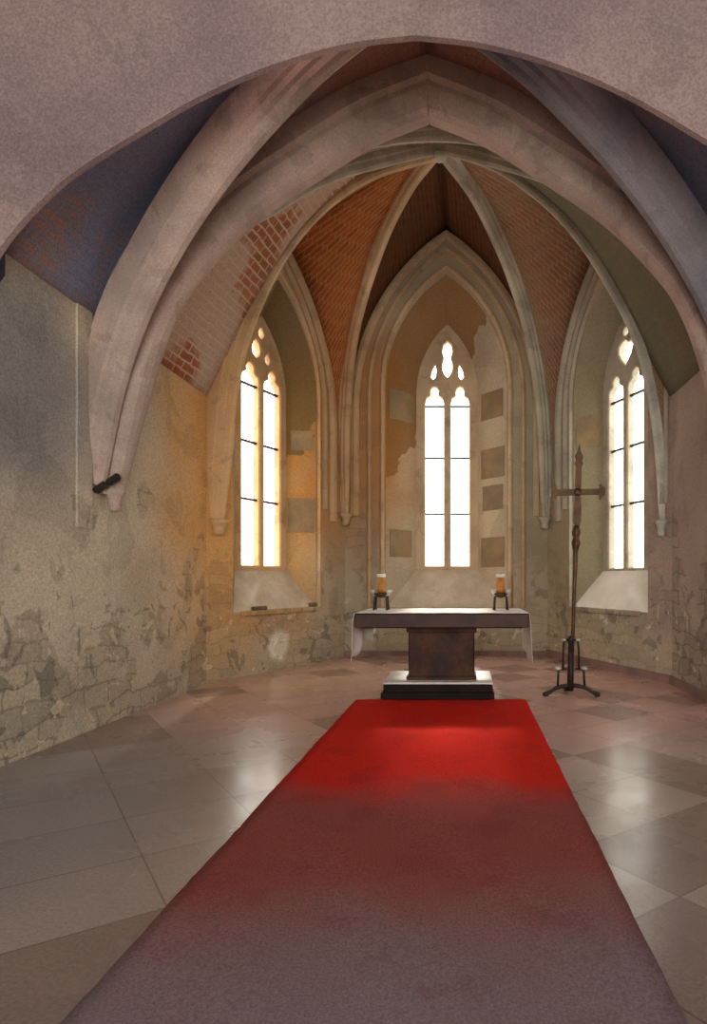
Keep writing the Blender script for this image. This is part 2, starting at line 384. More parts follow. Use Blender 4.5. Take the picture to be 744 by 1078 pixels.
# the three apse walls with splayed window niches
def apse_wall(name, W, front, back, depth, niche, blocks, sill, u0=0, zt=9.0):
    fo = [(u + u0, z) for u, z in arch(*front)]; bo = arch(*back)
    o = plate(name, [(W.a, 0), (W.b, 0), (W.b, zt), (W.a, zt)], [fo], .12, W.mw, M['apse']); tag(o, kind='structure')
    mb = MB(); A = [W.pt(u, z, 0) for u, z in fo]; B = [W.pt(u, z, -depth) for u, z in bo]
    n = len(A); steps = 4
    # straight vertical jambs, with quoin stones standing slightly proud
    for side in (0, 1):
        sx = -1 if side == 0 else 1
        J = lambda e, z: W.pt(u0 * (1 - e) + sx * (front[0] + (back[0] - front[0]) * e), z, -depth * e)
        mb.add([J(0, front[1]), J(0, front[2]), J(1, back[2]), J(1, back[1])], [(0, 1, 2, 3)])
        for z0, z1, e0, e1 in blocks[side]:
            p = [J(e0, z0), J(e0, z1), J(e1, z1), J(e1, z0)]
            nn = (p[1] - p[0]).cross(p[3] - p[0]).normalized()
            if nn.dot(W.pt(0, 3, 0) - p[0]) < 0: nn = -nn
            p2 = [x + nn * .012 for x in p]
            mb.add(p + p2, [(4, 5, 6, 7), (0, 1, 5, 4), (1, 2, 6, 5), (2, 3, 7, 6), (3, 0, 4, 7)], mi=1)
    k = 5
    loft2(mb, A[k:n - k], B[k:n - k], smooth=True)
    # sloping sill
    mb.add([A[0], B[0], B[-1], A[-1]], [(0, 1, 2, 3)], mi=2)
    r = mb.build('window_niche', [niche, M['quoin'], sill], o); r.parent = o; r.matrix_parent_inverse = o.matrix_world.inverted()
    me = r.data; mi_ = W.mw.inverted()
    r.matrix_world = W.mw; me.transform(mi_)
    return o

CF, CB = (1.19, .94, 5.3, 7.5), (.62, 1.72, 5.35, 6.76)
SF, SB = (1.0, 1.0, 4.75, 6.5), (.60, 1.68, 4.75, 6.0)
SD = .46
M['sill'] = m_simple('pale_window_sill', srgb(214, 200, 176), srgb(196, 180, 154))
M['sill_sunlit'] = m_simple('sunlit_window_sill', srgb(246, 242, 230), srgb(236, 230, 216), grain=.05)  # right sill: the sun's white is painted into its colour
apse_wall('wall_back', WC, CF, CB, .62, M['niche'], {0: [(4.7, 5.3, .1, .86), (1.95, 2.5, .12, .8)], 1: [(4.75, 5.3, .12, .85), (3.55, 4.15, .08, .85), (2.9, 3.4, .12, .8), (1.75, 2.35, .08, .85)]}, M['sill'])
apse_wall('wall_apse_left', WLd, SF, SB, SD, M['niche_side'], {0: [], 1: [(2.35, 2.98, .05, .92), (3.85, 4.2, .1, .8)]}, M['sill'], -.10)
apse_wall('wall_apse_right', WRd, SF, SB, SD, M['niche_right'], {0: [(3.9, 4.5, .1, .85)], 1: []}, M['sill_sunlit'], .10)

# windows -----------------------------------------------------------
def mir(half): return half + [(-x, z) for x, z in reversed(half) if abs(x) > 1e-6]
def shift(poly, dx, dz=0, s=1): return [(x * s + dx, z + dz) for x, z in poly]
def lancet(c, w, z0, z1, zt):
    """light with a trefoil head"""
    h = zt - z1
    half = [(w, z0), (w, z1), (w * 1.0, z1 + h * .22), (w * .86, z1 + h * .42), (w * .56, z1 + h * .5), (w * .42, z1 + h * .58), (w * .46, z1 + h * .78), (w * .3, z1 + h * .93), (0, zt)]
    return shift(mir(half), c)
def oval(c, z, a, b, n=14, tip=0):
    return [(c + a * math.cos(2 * math.pi * i / n), z + b * math.sin(2 * math.pi * i / n) * (1 + (tip if math.sin(2 * math.pi * i / n) > .9 else 0))) for i in range(n)]

def window(name, W, back, depth, lights, tops, bars):
    e = empty(name, W.pt(0, back[1], -depth), kind='structure')
    grow = .05
    out = arch(back[0] + grow, back[1] - .1, back[2], back[3] + grow)
    holes = lights + tops
    fr = plate('stone_tracery', out, holes, .16, W.mw, M['rib' if W is WC else ('rib_right' if W is WRd else 'rib')], e, bev=.022, n0=-depth + .02)
    zi = -depth - .07
    for hpoly in lights:                      # each light is divided by iron bars into separate panes
        zs = [min(p[1] for p in hpoly)] + bars + [max(p[1] for p in hpoly)]
        cx = sum(p[0] for p in hpoly) / len(hpoly); w = max(abs(p[0] - cx) for p in hpoly)
        for i, (a, b) in enumerate(zip(zs, zs[1:])):
            if i < len(zs) - 2: poly = [(cx - w - .02, a), (cx + w + .02, a), (cx + w + .02, b), (cx - w - .02, b)]
            else: poly = [(x, max(z, a)) for x, z in hpoly]
            mb = MB(); mb.add([W.pt(u, z, zi) for u, z in poly], [tuple(range(len(poly)))]); mb.build('pane', M['glass'], e, fix=False)
        for b in bars:
            mb = MB(); Mx = W.mw
            vs = [(u, z, n) for n in (zi - .01, zi + .035) for u, z in ((cx - w - .02, b - .018), (cx + w + .02, b - .018), (cx + w + .02, b + .018), (cx - w - .02, b + .018))]
            mb.add([Mx @ V(v) for v in vs], [(0, 3, 2, 1), (4, 5, 6, 7), (0, 1, 5, 4), (1, 2, 6, 5), (2, 3, 7, 6), (3, 0, 4, 7)]); mb.build('glazing_bar', M['iron'], e)
    for hpoly in tops:
        mb = MB(); mb.add([W.pt(u, z, zi) for u, z in hpoly], [tuple(range(len(hpoly)))]); mb.build('pane', M['glass'], e, fix=False)
    return e

vesica = [(0, 6.44), (.085, 6.36), (.105, 6.24), (.07, 6.10), (.105, 5.97), (.1, 5.84), (.055, 5.74), (0, 5.69), (-.055, 5.74), (-.1, 5.84), (-.105, 5.97), (-.07, 6.10), (-.105, 6.24), (-.085, 6.36)]
drop = [(-.29, 5.64), (-.24, 5.70), (-.225, 5.84), (-.25, 5.98), (-.32, 5.84), (-.345, 5.70)]
window('window_1', WC, CB, .62, [lancet(-.265, .19, 1.78, 5.08, 5.50), lancet(.265, .19, 1.78, 5.08, 5.50)],
       [vesica, drop, [(-x, z) for x, z in drop[::-1]]], [2.86, 4.02, 5.10])
tear = [(0, .17), (-.06, .1), (-.09, 0), (-.07, -.1), (0, -.16), (.07, -.1), (.09, 0), (.06, .1)]
window('window_2', WLd, SB, SD, [lancet(-.26, .195, 1.74, 4.78, 5.14), lancet(.26, .195, 1.74, 4.78, 5.14)],
       [shift(tear, -.12, 5.42, 1.1), shift([(x * .7, z * .6) for x, z in tear], .15, 5.32), shift([(x * .8, z * .6) for x, z in tear], 0, 5.72)], [2.85, 3.82, 4.78])
heart = [(0, 5.18), (.14, 5.34), (.19, 5.46), (.15, 5.56), (.06, 5.55), (.0, 5.62), (-.08, 5.60), (-.17, 5.54), (-.19, 5.44), (-.12, 5.32)]
window('window_3', WRd, SB, SD, [lancet(-.26, .195, 1.70, 4.70, 5.06), lancet(.26, .195, 1.70, 4.70, 5.06)],
       [heart, shift([(x * .9, z * .5) for x, z in tear], 0, 5.76)], [2.80, 3.78, 4.64])

WS = [Wall(V((XR, y + .5, 0)), V((XR, y - .5, 0)), .5) for y in (5.27, 6.78)]  # unseen side windows, added so daylight reaches the left wall
for nm, ws in zip(('added_window_4', 'added_window_5'), WS):
    window(nm, ws, (.40, .95, 3.1, 3.85), .14, [lancet(-.19, .155, 1.0, 3.0, 3.35), lancet(.19, .155, 1.0, 3.0, 3.35)], [oval(0, 3.52, .08, .10)], [1.7, 2.4])

# ------------------------------------------------------------------ arches and ribs
def P(off, y, h): return V((XA + off, y, EYE + h))
BOSS = V((-.38, 8.5, 7.72))
TRX = [(0, 5.12), (.40, 4.97), (.78, 4.80), (1.26, 4.50), (1.79, 4.15), (2.17, 3.85), (2.53, 3.48), (2.84, 3.08), (3.09, 2.5), (3.24, 1.8), (3.32, .87)]

def taper(lo, k=.09, both=True):
    def f(t):
        a = min(1, t / k) if k else 1; b = min(1, (1 - t) / k) if both else 1
        a = min(a, b); return lo + (1 - lo) * math.sin(a * math.pi / 2)
    return f

# great transverse arch
path = cr([P(-o, 6.06, h) for o, h in TRX[::-1]][:-1] + [P(0, 6.06, 5.12)], 44) + cr([P(o, 6.06, h) for o, h in TRX], 44)[1:]
prof = [(-.24, .22), (-.24, -.10), (-.19, -.13), (-.19, -.18), (-.12, -.33), (-.04, -.36), (.04, -.36), (.12, -.33), (.19, -.18), (.19, -.13), (.24, -.10), (.24, .22)]
ta = empty('transverse_arch', P(0, 6.06, 4.8), 'broad mauve-grey pointed stone arch crossing the whole chapel in front of the apse', 'arch')
mb = MB(); sweep(mb, path, prof, (0, 1, 0), P(0, 6.06, 1), taper(.45, .14)); mb.build('arch_band', M['arch'], ta)
def corbel(parent, p, r, mat, axis=(0, 0), h=.22, dark=True):
    """tapering polygonal corbel hanging below p"""
    mb = MB(); mb.lathe([(r * .35, -h), (r * .55, -h * .9), (r * .62, -h * .7), (r * .55, -h * .6), (r * .8, -h * .25), (r * 1.05, -h * .12), (r * 1.05, 0), (r * .9, h * .08)], p, 8)
    return mb.build('corbel', mat, parent)
corbel(ta, (XL + .11, 6.06, 2.42), .10, M['arch']); corbel(ta, (XR - .11, 6.06, 2.42), .10, M['arch'])
# dark cut stones at the left foot of the arch
for x0, dz in ((.02, 2.42), (.15, 2.50)):
    mb = MB(); mb.box(-.07, .07, -.12, -.06, -.03, .03, .015, Matrix.Translation((XL + x0 + .05, 5.98, dz)) @ Matrix.Rotation(math.radians(-35), 4, 'Y')); mb.build('springer_stone', M['iron'], ta)

def rib(name, pts, mat, w, label, lat=None, d=.1, lo=.5, corb=True, corner=None, n=40, back=.28, group=None, cr_r=.11):
    path = cr(pts, n); a, b = path[0], path[-1]; D = V((b.x - a.x, b.y - a.y, 0)).normalized(); L = D.cross(V((0, 0, 1)))
    e = empty(name, a, label, 'rib', group)
    ref = V((b.x, b.y, a.z))
    mb = MB(); sweep(mb, path, ribprof(w, d, back), L, ref, lambda t: lo + (1 - lo) * math.sin(min(1, t / .16) * math.pi / 2)); mb.build('rib_moulding', mat, e)
    if corb: corbel(e, (a.x, a.y, a.z + .02), cr_r, mat)
    return path

def Q(*pts): return [V(p) for p in pts]
pL2 = rib('vault_rib', Q((-2.33, 11.46, 2.75), (-2.31, 11.41, 4.634), (-2.091, 11.079, 6.146), (-1.473, 10.148, 7.229), (-.898, 9.281, 7.66), BOSS), M['rib'], .26,
          'warm sandstone vault rib rising between the left and the middle window to the keystone', cr_r=.12)
pR2 = rib('vault_rib', Q((1.54, 11.46, 2.68), (1.43, 11.30, 4.776), (1.15, 10.875, 6.061), (.81, 10.35, 6.80), (.476, 9.838, 7.25), (.10, 9.25, 7.58), BOSS), M['rib_right'], .26,
          'pale grey vault rib rising between the middle and the right window to the keystone', cr_r=.12)
pL1 = rib('vault_rib', Q((-3.60, 8.60, 2.34), (-3.55, 8.598, 3.303), (-3.381, 8.591, 4.687), (-2.905, 8.577, 5.927), (-2.277, 8.558, 6.80), (-1.445, 8.532, 7.40), BOSS), M['rib'], .30,
          'wide ochre vault rib curving in front of the left window to a low corbel', cr_r=.14, d=.14)
pR1 = rib('vault_rib', Q((2.856, 8.597, 2.332), (2.80, 8.595, 3.441), (2.65, 8.589, 4.409), (2.44, 8.583, 5.099), (2.08, 8.572, 5.786), (1.64, 8.56, 6.45), (1.13, 8.545, 6.98), (.44, 8.525, 7.45), BOSS), M['rib_pale'], .12,
          'thin pale vault rib sweeping down in front of the top of the right window', d=.05, back=.08, cr_r=.09)
AP = [(0, 6.20), (.775, 5.62), (1.46, 5.06), (2.1, 4.33), (2.45, 4.1)]
for s, nm in ((-1, 'left'), (1, 'right')):
    pts = [V((XA + s * o, 8.5 - 2.3 * o / 3.34, EYE + h)) for o, h in AP][::-1]
    rib('diagonal_rib', pts, M['rib_pale'], .10, f'thin pale rib running from the keystone to the {nm} and ending behind the great arch', d=.05, back=.3, corb=False)
# flat thin transverse rib between great arch and keystone
BP = [(0, 5.25), (.93, 5.13), (1.5, 4.83), (2.2, 4.25), (2.7, 3.9)]
path = cr([P(-o, 7.0, h) for o, h in BP[::-1]] + [P(o, 7.0, h) for o, h in BP[1:]], 60)
tr = empty('cross_rib', P(0, 7, 5.2), 'slender pale-edged green-grey cross rib just in front of the keystone, under the great arch', 'rib')
mb = MB(); sweep(mb, path, ribprof(.10, .05, .10), (0, 1, 0), P(0, 7, 1)); mb.build('rib_moulding', M['rib_pale'], tr)
M['green'] = m_simple('olive_rib_stone', srgb(104, 104, 88), srgb(86, 86, 74))
mb = MB(); sweep(mb, path, [(-.10, .10), (.10, .10), (.10, .45), (-.10, .45)], (0, 1, 0), P(0, 7, 1)); mb.build('rib_backing', M['green'], tr)

# keystone
mb = MB(); mb.lathe([(.03, -.16), (.09, -.15), (.12, -.10), (.10, -.06), (.16, -.02), (.18, .06), (.16, .2)], BOSS, 16)
k = mb.build('keystone', M['rib_pale']); tag(k, 'small round pale keystone where the apse ribs meet', 'keystone')

# diagonal ribs of the near bay
NP = [(3.30, .95), (3.14, 1.75), (2.855, 2.46), (2.425, 3.10), (1.863, 3.68), (1.286, 4.11), (.775, 4.41), (.0, 4.70)]
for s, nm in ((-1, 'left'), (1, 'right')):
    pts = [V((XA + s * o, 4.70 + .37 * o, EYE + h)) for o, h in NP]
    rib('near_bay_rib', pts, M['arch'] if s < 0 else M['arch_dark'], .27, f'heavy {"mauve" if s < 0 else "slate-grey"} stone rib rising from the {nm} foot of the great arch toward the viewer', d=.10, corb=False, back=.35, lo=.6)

# wall ribs and hood moulds around the niches
def moulding(W, w, zb, zs, za, r, label, mat, name='wall_rib', n=.03, cat='moulding', u0=0, trim=0):
    o2 = arch(w, zb, zs, za, 16, 6); pts = [W.pt(u + u0, z, n) for u, z in o2]; mb = MB()
    pts = pts[5:] if trim < 0 else (pts[:-5] if trim > 0 else pts)
    prof = [(-.06, -r), (.0, -r), (.05, -r * .5), (.05, r * .1), (.0, r * .35), (.03, r * .7), (.0, r), (-.06, r)]
    half = len(pts) // 2
    sweep(mb, pts, prof, W.N, W.pt(u0, zs, n)); o = mb.build(name, mat); tag(o, label, cat); return o
moulding(WC, 1.80, 2.75, 4.9, 8.28, .09, 'outermost pointed moulding around the middle window niche, under the brown vault', M['rib'])
moulding(WC, 1.52, .95, 5.1, 8.02, .05, 'slim second pointed moulding around the middle window niche', M['rib'])
moulding(WC, 1.27, .95, 5.3, 7.66, .05, 'innermost moulding edging the splay of the middle window niche', M['rib'], 'niche_moulding')
for W, nm, mt, u in ((WLd, 'left', M['rib'], -.10), (WRd, 'right', M['rib_right'], .10)):
    moulding(W, 1.42, 2.6, 4.4, 7.15, .09, f'outer pointed wall rib above the {nm} window niche', mt, u0=u * .3)
    moulding(W, 1.20, 2.8, 4.55, 6.88, .045, f'slim middle moulding above the {nm} window niche', mt, u0=u * .7, trim=u)
    moulding(W, 1.06, 1.0, 4.75, 6.62, .035, f'inner moulding edging the splay of the {nm} window niche', mt, 'niche_moulding', n=.01, u0=u, trim=u)

# ------------------------------------------------------------------ vault webs
def web(name, pairs, mat):
    """ruled surface between matching curves; uv in metres"""
    mb = MB()
    for A, B, u_flip in pairs:
        n = len(A); K = 8; v = 0; rows = []
        for i in range(n):
            if i: v += ((A[i] - A[i - 1]).length + (B[i] - B[i - 1]).length) / 2
            L = (B[i] - A[i]).length
            rows.append([(A[i].lerp(B[i], k / K), (L * k / K, v)) for k in range(K + 1)])
        vs = [q[0] for r in rows for q in r]; uv = [q[1] for r in rows for q in r]; fs = []
        for i in range(n - 1):
            for k in range(K):
                a = i * (K + 1) + k; fs.append((a, a + 1, a + K + 2, a + K + 1))
        mb.add(vs, fs, uv, smooth=True)
    o = mb.build(name, mat); tag(o, kind='structure'); 
    md = o.modifiers.new('thick', 'SOLIDIFY'); md.thickness = .03; md.offset = 0
    return o

def lift(path, amt, c):
    out = []
    for p in path:
        d = (p - c).normalized(); out.append(p + d * amt)
    return out
C0 = V((XA, 9.0, 3.0))
def half_arch(W, side, w, zb, zs, za, n):
    a = arch(w, zb, zs, za, 16, 6); h = len(a) // 2
    seq = a[:h + 1] if side < 0 else a[h:][::-1]
    return even([W.pt(u, z, -.04) for u, z in seq], n)
n = 30
def E(p): return even(lift(p, .10, C0), n)
web('ceiling', [(E(pL2), half_arch(WC, -1, 1.95, 2.75, 4.7, 8.42, n), 0), (E(pR2), half_arch(WC, 1, 1.95, 2.75, 4.7, 8.42, n), 0)], M['web_mid'])
web('ceiling', [(E(pL1), half_arch(WLd, -1, 1.56, 2.4, 4.2, 7.28, n), 0), (E(pL2), half_arch(WLd, 1, 1.62, 2.75, 4.2, 7.28, n), 0)], M['web_left'])
web('ceiling', [(E(pR2), half_arch(WRd, -1, 1.62, 2.75, 4.2, 7.28, n), 0), (even(lift(pR1, .03, C0), n), half_arch(WRd, 1, 1.56, 2.4, 4.2, 7.28, n), 0)], M['web_right'])
PA = [(3.34, 2.64), (3.14, 3.05), (2.9, 3.42), (2.58, 3.72), (2.17, 4.05), (1.79, 4.33), (1.26, 4.66), (.78, 4.95), (.4, 5.12), (0, 5.26)]     # over the great arch
PC = [(3.34, 2.64), (3.12, 3.1), (2.9, 3.62), (2.52, 4.36), (2.06, 5.06), (1.5, 5.63), (.85, 6.07), (0, 6.34)]     # over the apse shoulder
PN = [(3.34, 2.64), (3.05, 3.2), (2.6, 3.62), (1.86, 4.12), (1.29, 4.45), (.775, 4.72), (0, 4.98)]                       # against the chancel wall
def full(prof, y, n=24):
    l = cr([P(-o, y, h) for o, h in prof], n); r = cr([P(o, y, h) for o, h in prof], n)
    return l, r
def bay(A, ya, B, yb, ml, mr):
    al, ar = full(A, ya); bl, br = full(B, yb)
    web('ceiling', [(al, bl, 0)], ml); web('ceiling', [(ar, br, 0)], mr)
bay(PA, 6.06, PC, 8.62, M['web_bay'], M['web_olive']); bay(PN, 4.72, PA, 6.06, M['web_near'], M['web_near'])

# ------------------------------------------------------------------ chancel arch wall and nave shell
ON = [(3.36, -1.5), (3.36, 1.2), (3.34, 2.05), (3.20, 2.50), (2.72, 3.03), (2.14, 3.41), (1.60, 3.72), (1.05, 3.95), (.5, 4.10), (0, 4.16)]
def opening(k=1, dz=0, n=36):
    l = [(XA - o * k, EYE + h + (dz if h > 0 else 0)) for o, h in ON]; l3 = [l[0], l[1]] + [(p.x, p.y) for p in cr([V((a, b, 0)) for a, b in l[1:]], n)][1:]
    r = [(2 * XA - x, z) for x, z in l3[:-1]][::-1]
    return l3 + r
fo = opening(); bo = opening(1.035, .26); bo = [(max(XL + .0, min(XR, x)), z) for x, z in bo]
mwN = Matrix.Translation((0, 4.5, 0)) @ Matrix((V((1, 0, 0)), V((0, 0, 1)), V((0, -1, 0)))).transposed().to_4x4()
f2 = [(x, z if z > 0.01 else 0.02) for x, z in fo]
cw = plate('wall_chancel', [(-8.4, 0), (f2[0][0], 0)] + f2[1:-1] + [(f2[-1][0], 0), (8.4, 0), (8.4, 10), (-8.4, 10)], [], .05, mwN, M['arch_wall']); tag(cw, kind='structure')
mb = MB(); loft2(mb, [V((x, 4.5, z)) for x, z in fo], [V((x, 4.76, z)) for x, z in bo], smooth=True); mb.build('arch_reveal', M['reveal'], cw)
for nm, x in (('wall_nave_left', -8.5), ('wall_nave_right', 8.4)):
    mb = MB(); mb.box(x, x + .1, -5, 4.5, 0, 10); tag(mb.build(nm, M['nave']), kind='structure')
bw = plate('added_wall_nave_back', [(-8.5, 0), (8.5, 0), (8.5, 10), (-8.5, 10)], [[(u, z) for u, z in arch(3.2, .02, 4.2, 7.2)]], .1, Matrix.Translation((0, -5, 0)) @ Matrix((V((-1, 0, 0)), V((0, 0, 1)), V((0, 1, 0)))).transposed().to_4x4(), M['nave']); tag(bw, kind='structure')  # unseen back wall, added with an opening sized to set the nave light
mb = MB(); mb.box(-8.5, 8.5, -5, 4.5, 10, 10.15); tag(mb.build('ceiling_nave', M['nave']), kind='structure')

# skirting and pilaster strips
def strip(name, W, u0, u1, h, t, mat):
    mb = MB(); vs = [(u, z, n) for n in (0.001, t) for u, z in ((u0, 0), (u1, 0), (u1, h), (u0, h))]
    mb.add([W.mw @ V(v) for v in vs], [(0, 3, 2, 1), (4, 5, 6, 7), (0, 1, 5, 4), (1, 2, 6, 5), (2, 3, 7, 6), (3, 0, 4, 7)]); o = mb.build(name, mat); tag(o, kind='structure')
strip('baseboard_back', WC, WC.a, WC.b, .10, .04, M['skirting'])
strip('baseboard_apse_right', WRd, WRd.a, WRd.b, .12, .04, M['skirting'])
WR = Wall(R1, V((XR, 4.5, 0)), 0); strip('baseboard_right', WR, 0, WR.b, .12, .04, M['skirting'])
WL = Wall(V((XL, 4.5, 0)), L1, 0)
mb = MB(); mb.box(XL - .01, XL + .022, 5.62, 5.84, 2.0, ZW); tag(mb.build('trim_1', M['side']), kind='structure')

# ------------------------------------------------------------------ carpet
mb = MB(); nx, ny = 24, 90; vs = []; fs = []
for j in range(ny + 1):
    y = .4 + (7.30 - .4) * j / ny
    for i in range(nx + 1):
        e = (random.random() - .5) * .006 if i in (0, nx) else 0
        vs.append((-1.36 + 2.104 * i / nx + e, y, .014 + .003 * math.sin(y * 5 + i * .7)))
for j in range(ny):
    for i in range(nx):
        a = j * (nx + 1) + i; fs.append((a, a + 1, a + nx + 2, a + nx + 1))
mb.add(vs, fs, smooth=True)
c = mb.build('carpet', M['carpet']); tag(c, 'long red carpet runner leading over the floor to the altar, greyer toward the viewer', 'carpet')
md = c.modifiers.new('s', 'SOLIDIFY'); md.thickness = .013; md.offset = -1

# ------------------------------------------------------------------ altar
al = empty('altar', (-.3, 7.8, 0), 'dark brown altar table on a thick central pillar with black stepped base, sunlit white on top', 'altar')
mb = MB(); mb.box(-1.06, .36, 7.34, 8.30, .0, .085, .012); mb.box(-1.03, .33, 7.36, 8.28, .085, .19, .012); mb.build('plinth', M['black'], al)
mb = MB(); mb.box(-1.04, .34, 7.35, 8.29, .19, .215, .008); mb.build('plinth_top', M['daylit'], al)['label'] = 'sunlit white top of the plinth'
mb = MB(); mb.box(-.735, .115, 7.56, 8.10, .215, .86, .02); mb.box(-.76, .14, 7.53, 8.13, .82, .905, .015); mb.box(-.76, .14, 7.53, 8.13, .215, .26, .012); mb.build('pedestal', M['wood'], al)
mb = MB(); mb.box(-1.37, .78, 7.25, 8.42, .905, 1.075, .018); mb.build('table_slab', M['slabwood'], al)
mb = MB(); mb.box(-1.30, .71, 7.30, 8.37, .895, .908); mb.build('shadow_moulding', M['black'], al)

# altar cloth: covers the top, hangs at both ends
def cloth():
    mb = MB(); ny = 26; top = 1.077
    def zl(v): return .48 + .26 * v ** .8 + .02 * math.sin(v * 23)
    def zr(v): return .47 + .13 * v + .02 * math.sin(v * 19)
    rows = []
    for j in range(ny + 1):
        v = j / ny; y = 7.262 + (8.41 - 7.262) * v; r = []
        for k in range(8):
            t = k / 8; z = zl(v) + (top - .02 - zl(v)) * t; r.append((-1.383 - (.02 + .03 * math.sin(v * 15)) * (1 - t) - .004 + .13 * v * max(0, min(1, (.89 - z) / .06)), y + .02 * math.sin(7 * t) * (1 - t), z))
        r += [(-1.379, y, top), (-1.36, y, top + .006)]
        for k in range(1, 20): r.append((-1.36 + 2.13 * k / 20, y, top + .006 + .0015 * math.sin(k * 1.3 + v * 6)))
        r += [(.77, y, top + .006), (.788, y, top)]
        for k in range(1, 9):
            t = k / 8; z = top - .02 - (top - .02 - zr(v)) * t; r.append((.793 + (.012 + .022 * math.sin(v * 14 + 1)) * t, y - .01 * t, z))
        rows.append(r)
    n = len(rows[0]); vs = [p for r in rows for p in r]; fs = [(j * n + i, j * n + i + 1, j * n + n + i + 1, j * n + n + i) for j in range(ny) for i in range(n - 1)]
    mb.add(vs, fs, smooth=True); o = mb.build('altar_cloth', M['linen']); md = o.modifiers.new('s', 'SOLIDIFY'); md.thickness = .004; md.offset = 1
    tag(o, 'white linen cloth on the altar top, its ends hanging at both sides', 'cloth')
cloth()

# candle holders with candles
def holder(x, y, which):
    z = 1.088
    e = empty('candle_holder', (x, y, z), f'low iron candle holder with pale cups at the {which} end of the altar', 'candle holder', 'candle holders on the altar')
    for k in range(4):
        a = math.radians(45 + 90 * k); c, s = math.cos(a), math.sin(a)
        mb = MB(); mb.tube([(x + c * .125, y + s * .125, z + .004), (x + c * .118, y + s * .118, z + .10), (x + c * .11, y + s * .11, z + .175), (x + c * .07, y + s * .07, z + .195), (x + c * .02, y + s * .02, z + .19)], .0125)
        mb.lathe([(.02, 0), (.02, .012), (.01, .02)], (x + c * .125, y + s * .125, z), 8); mb.build('leg', M['iron'], e)
        mb = MB(); q = (x + c * .145, y + s * .145, z + .255)
        mb.lathe([(.012, -.035), (.03, -.015), (.042, .01), (.036, .02), (.012, .01)], q, 10); mb.tube([(x + c * .09, y + s * .09, z + .19), (x + c * .135, y + s * .135, z + .2), (q[0], q[1], q[2] - .03)], .008, 6)
        mb.build('drip_cup', M['silver'], e)
    mb = MB(); mb.lathe([(.02, .16), (.075, .18), (.095, .20), (.10, .225), (.07, .235), (.06, .22)], (x, y, z), 16); mb.build('pan', M['bronze'], e)
    t = empty('candle', (x, y, z + .236), f'short thick amber candle with a white rim at the {which} end of the altar', 'candle', 'candles on the altar')
    mb = MB(); mb.lathe([(.058, .236), (.060, .30), (.058, .44)], (x, y, z), 16); mb.build('candle_body', M['wax'], t)
    mb = MB(); mb.lathe([(.060, .44), (.062, .475), (.056, .49), (.046, .484), (.03, .468)], (x, y, z), 16); mb.build('wax_rim', M['wax_rim'], t)
    mb = MB(); mb.tube([(x, y, z + .465), (x + .002, y, z + .49), (x + .006, y, z + .505)], .004, 6); mb.build('wick', M['iron'], t)
holder(-1.148, 8.02, 'left'); holder(.477, 8.02, 'right')

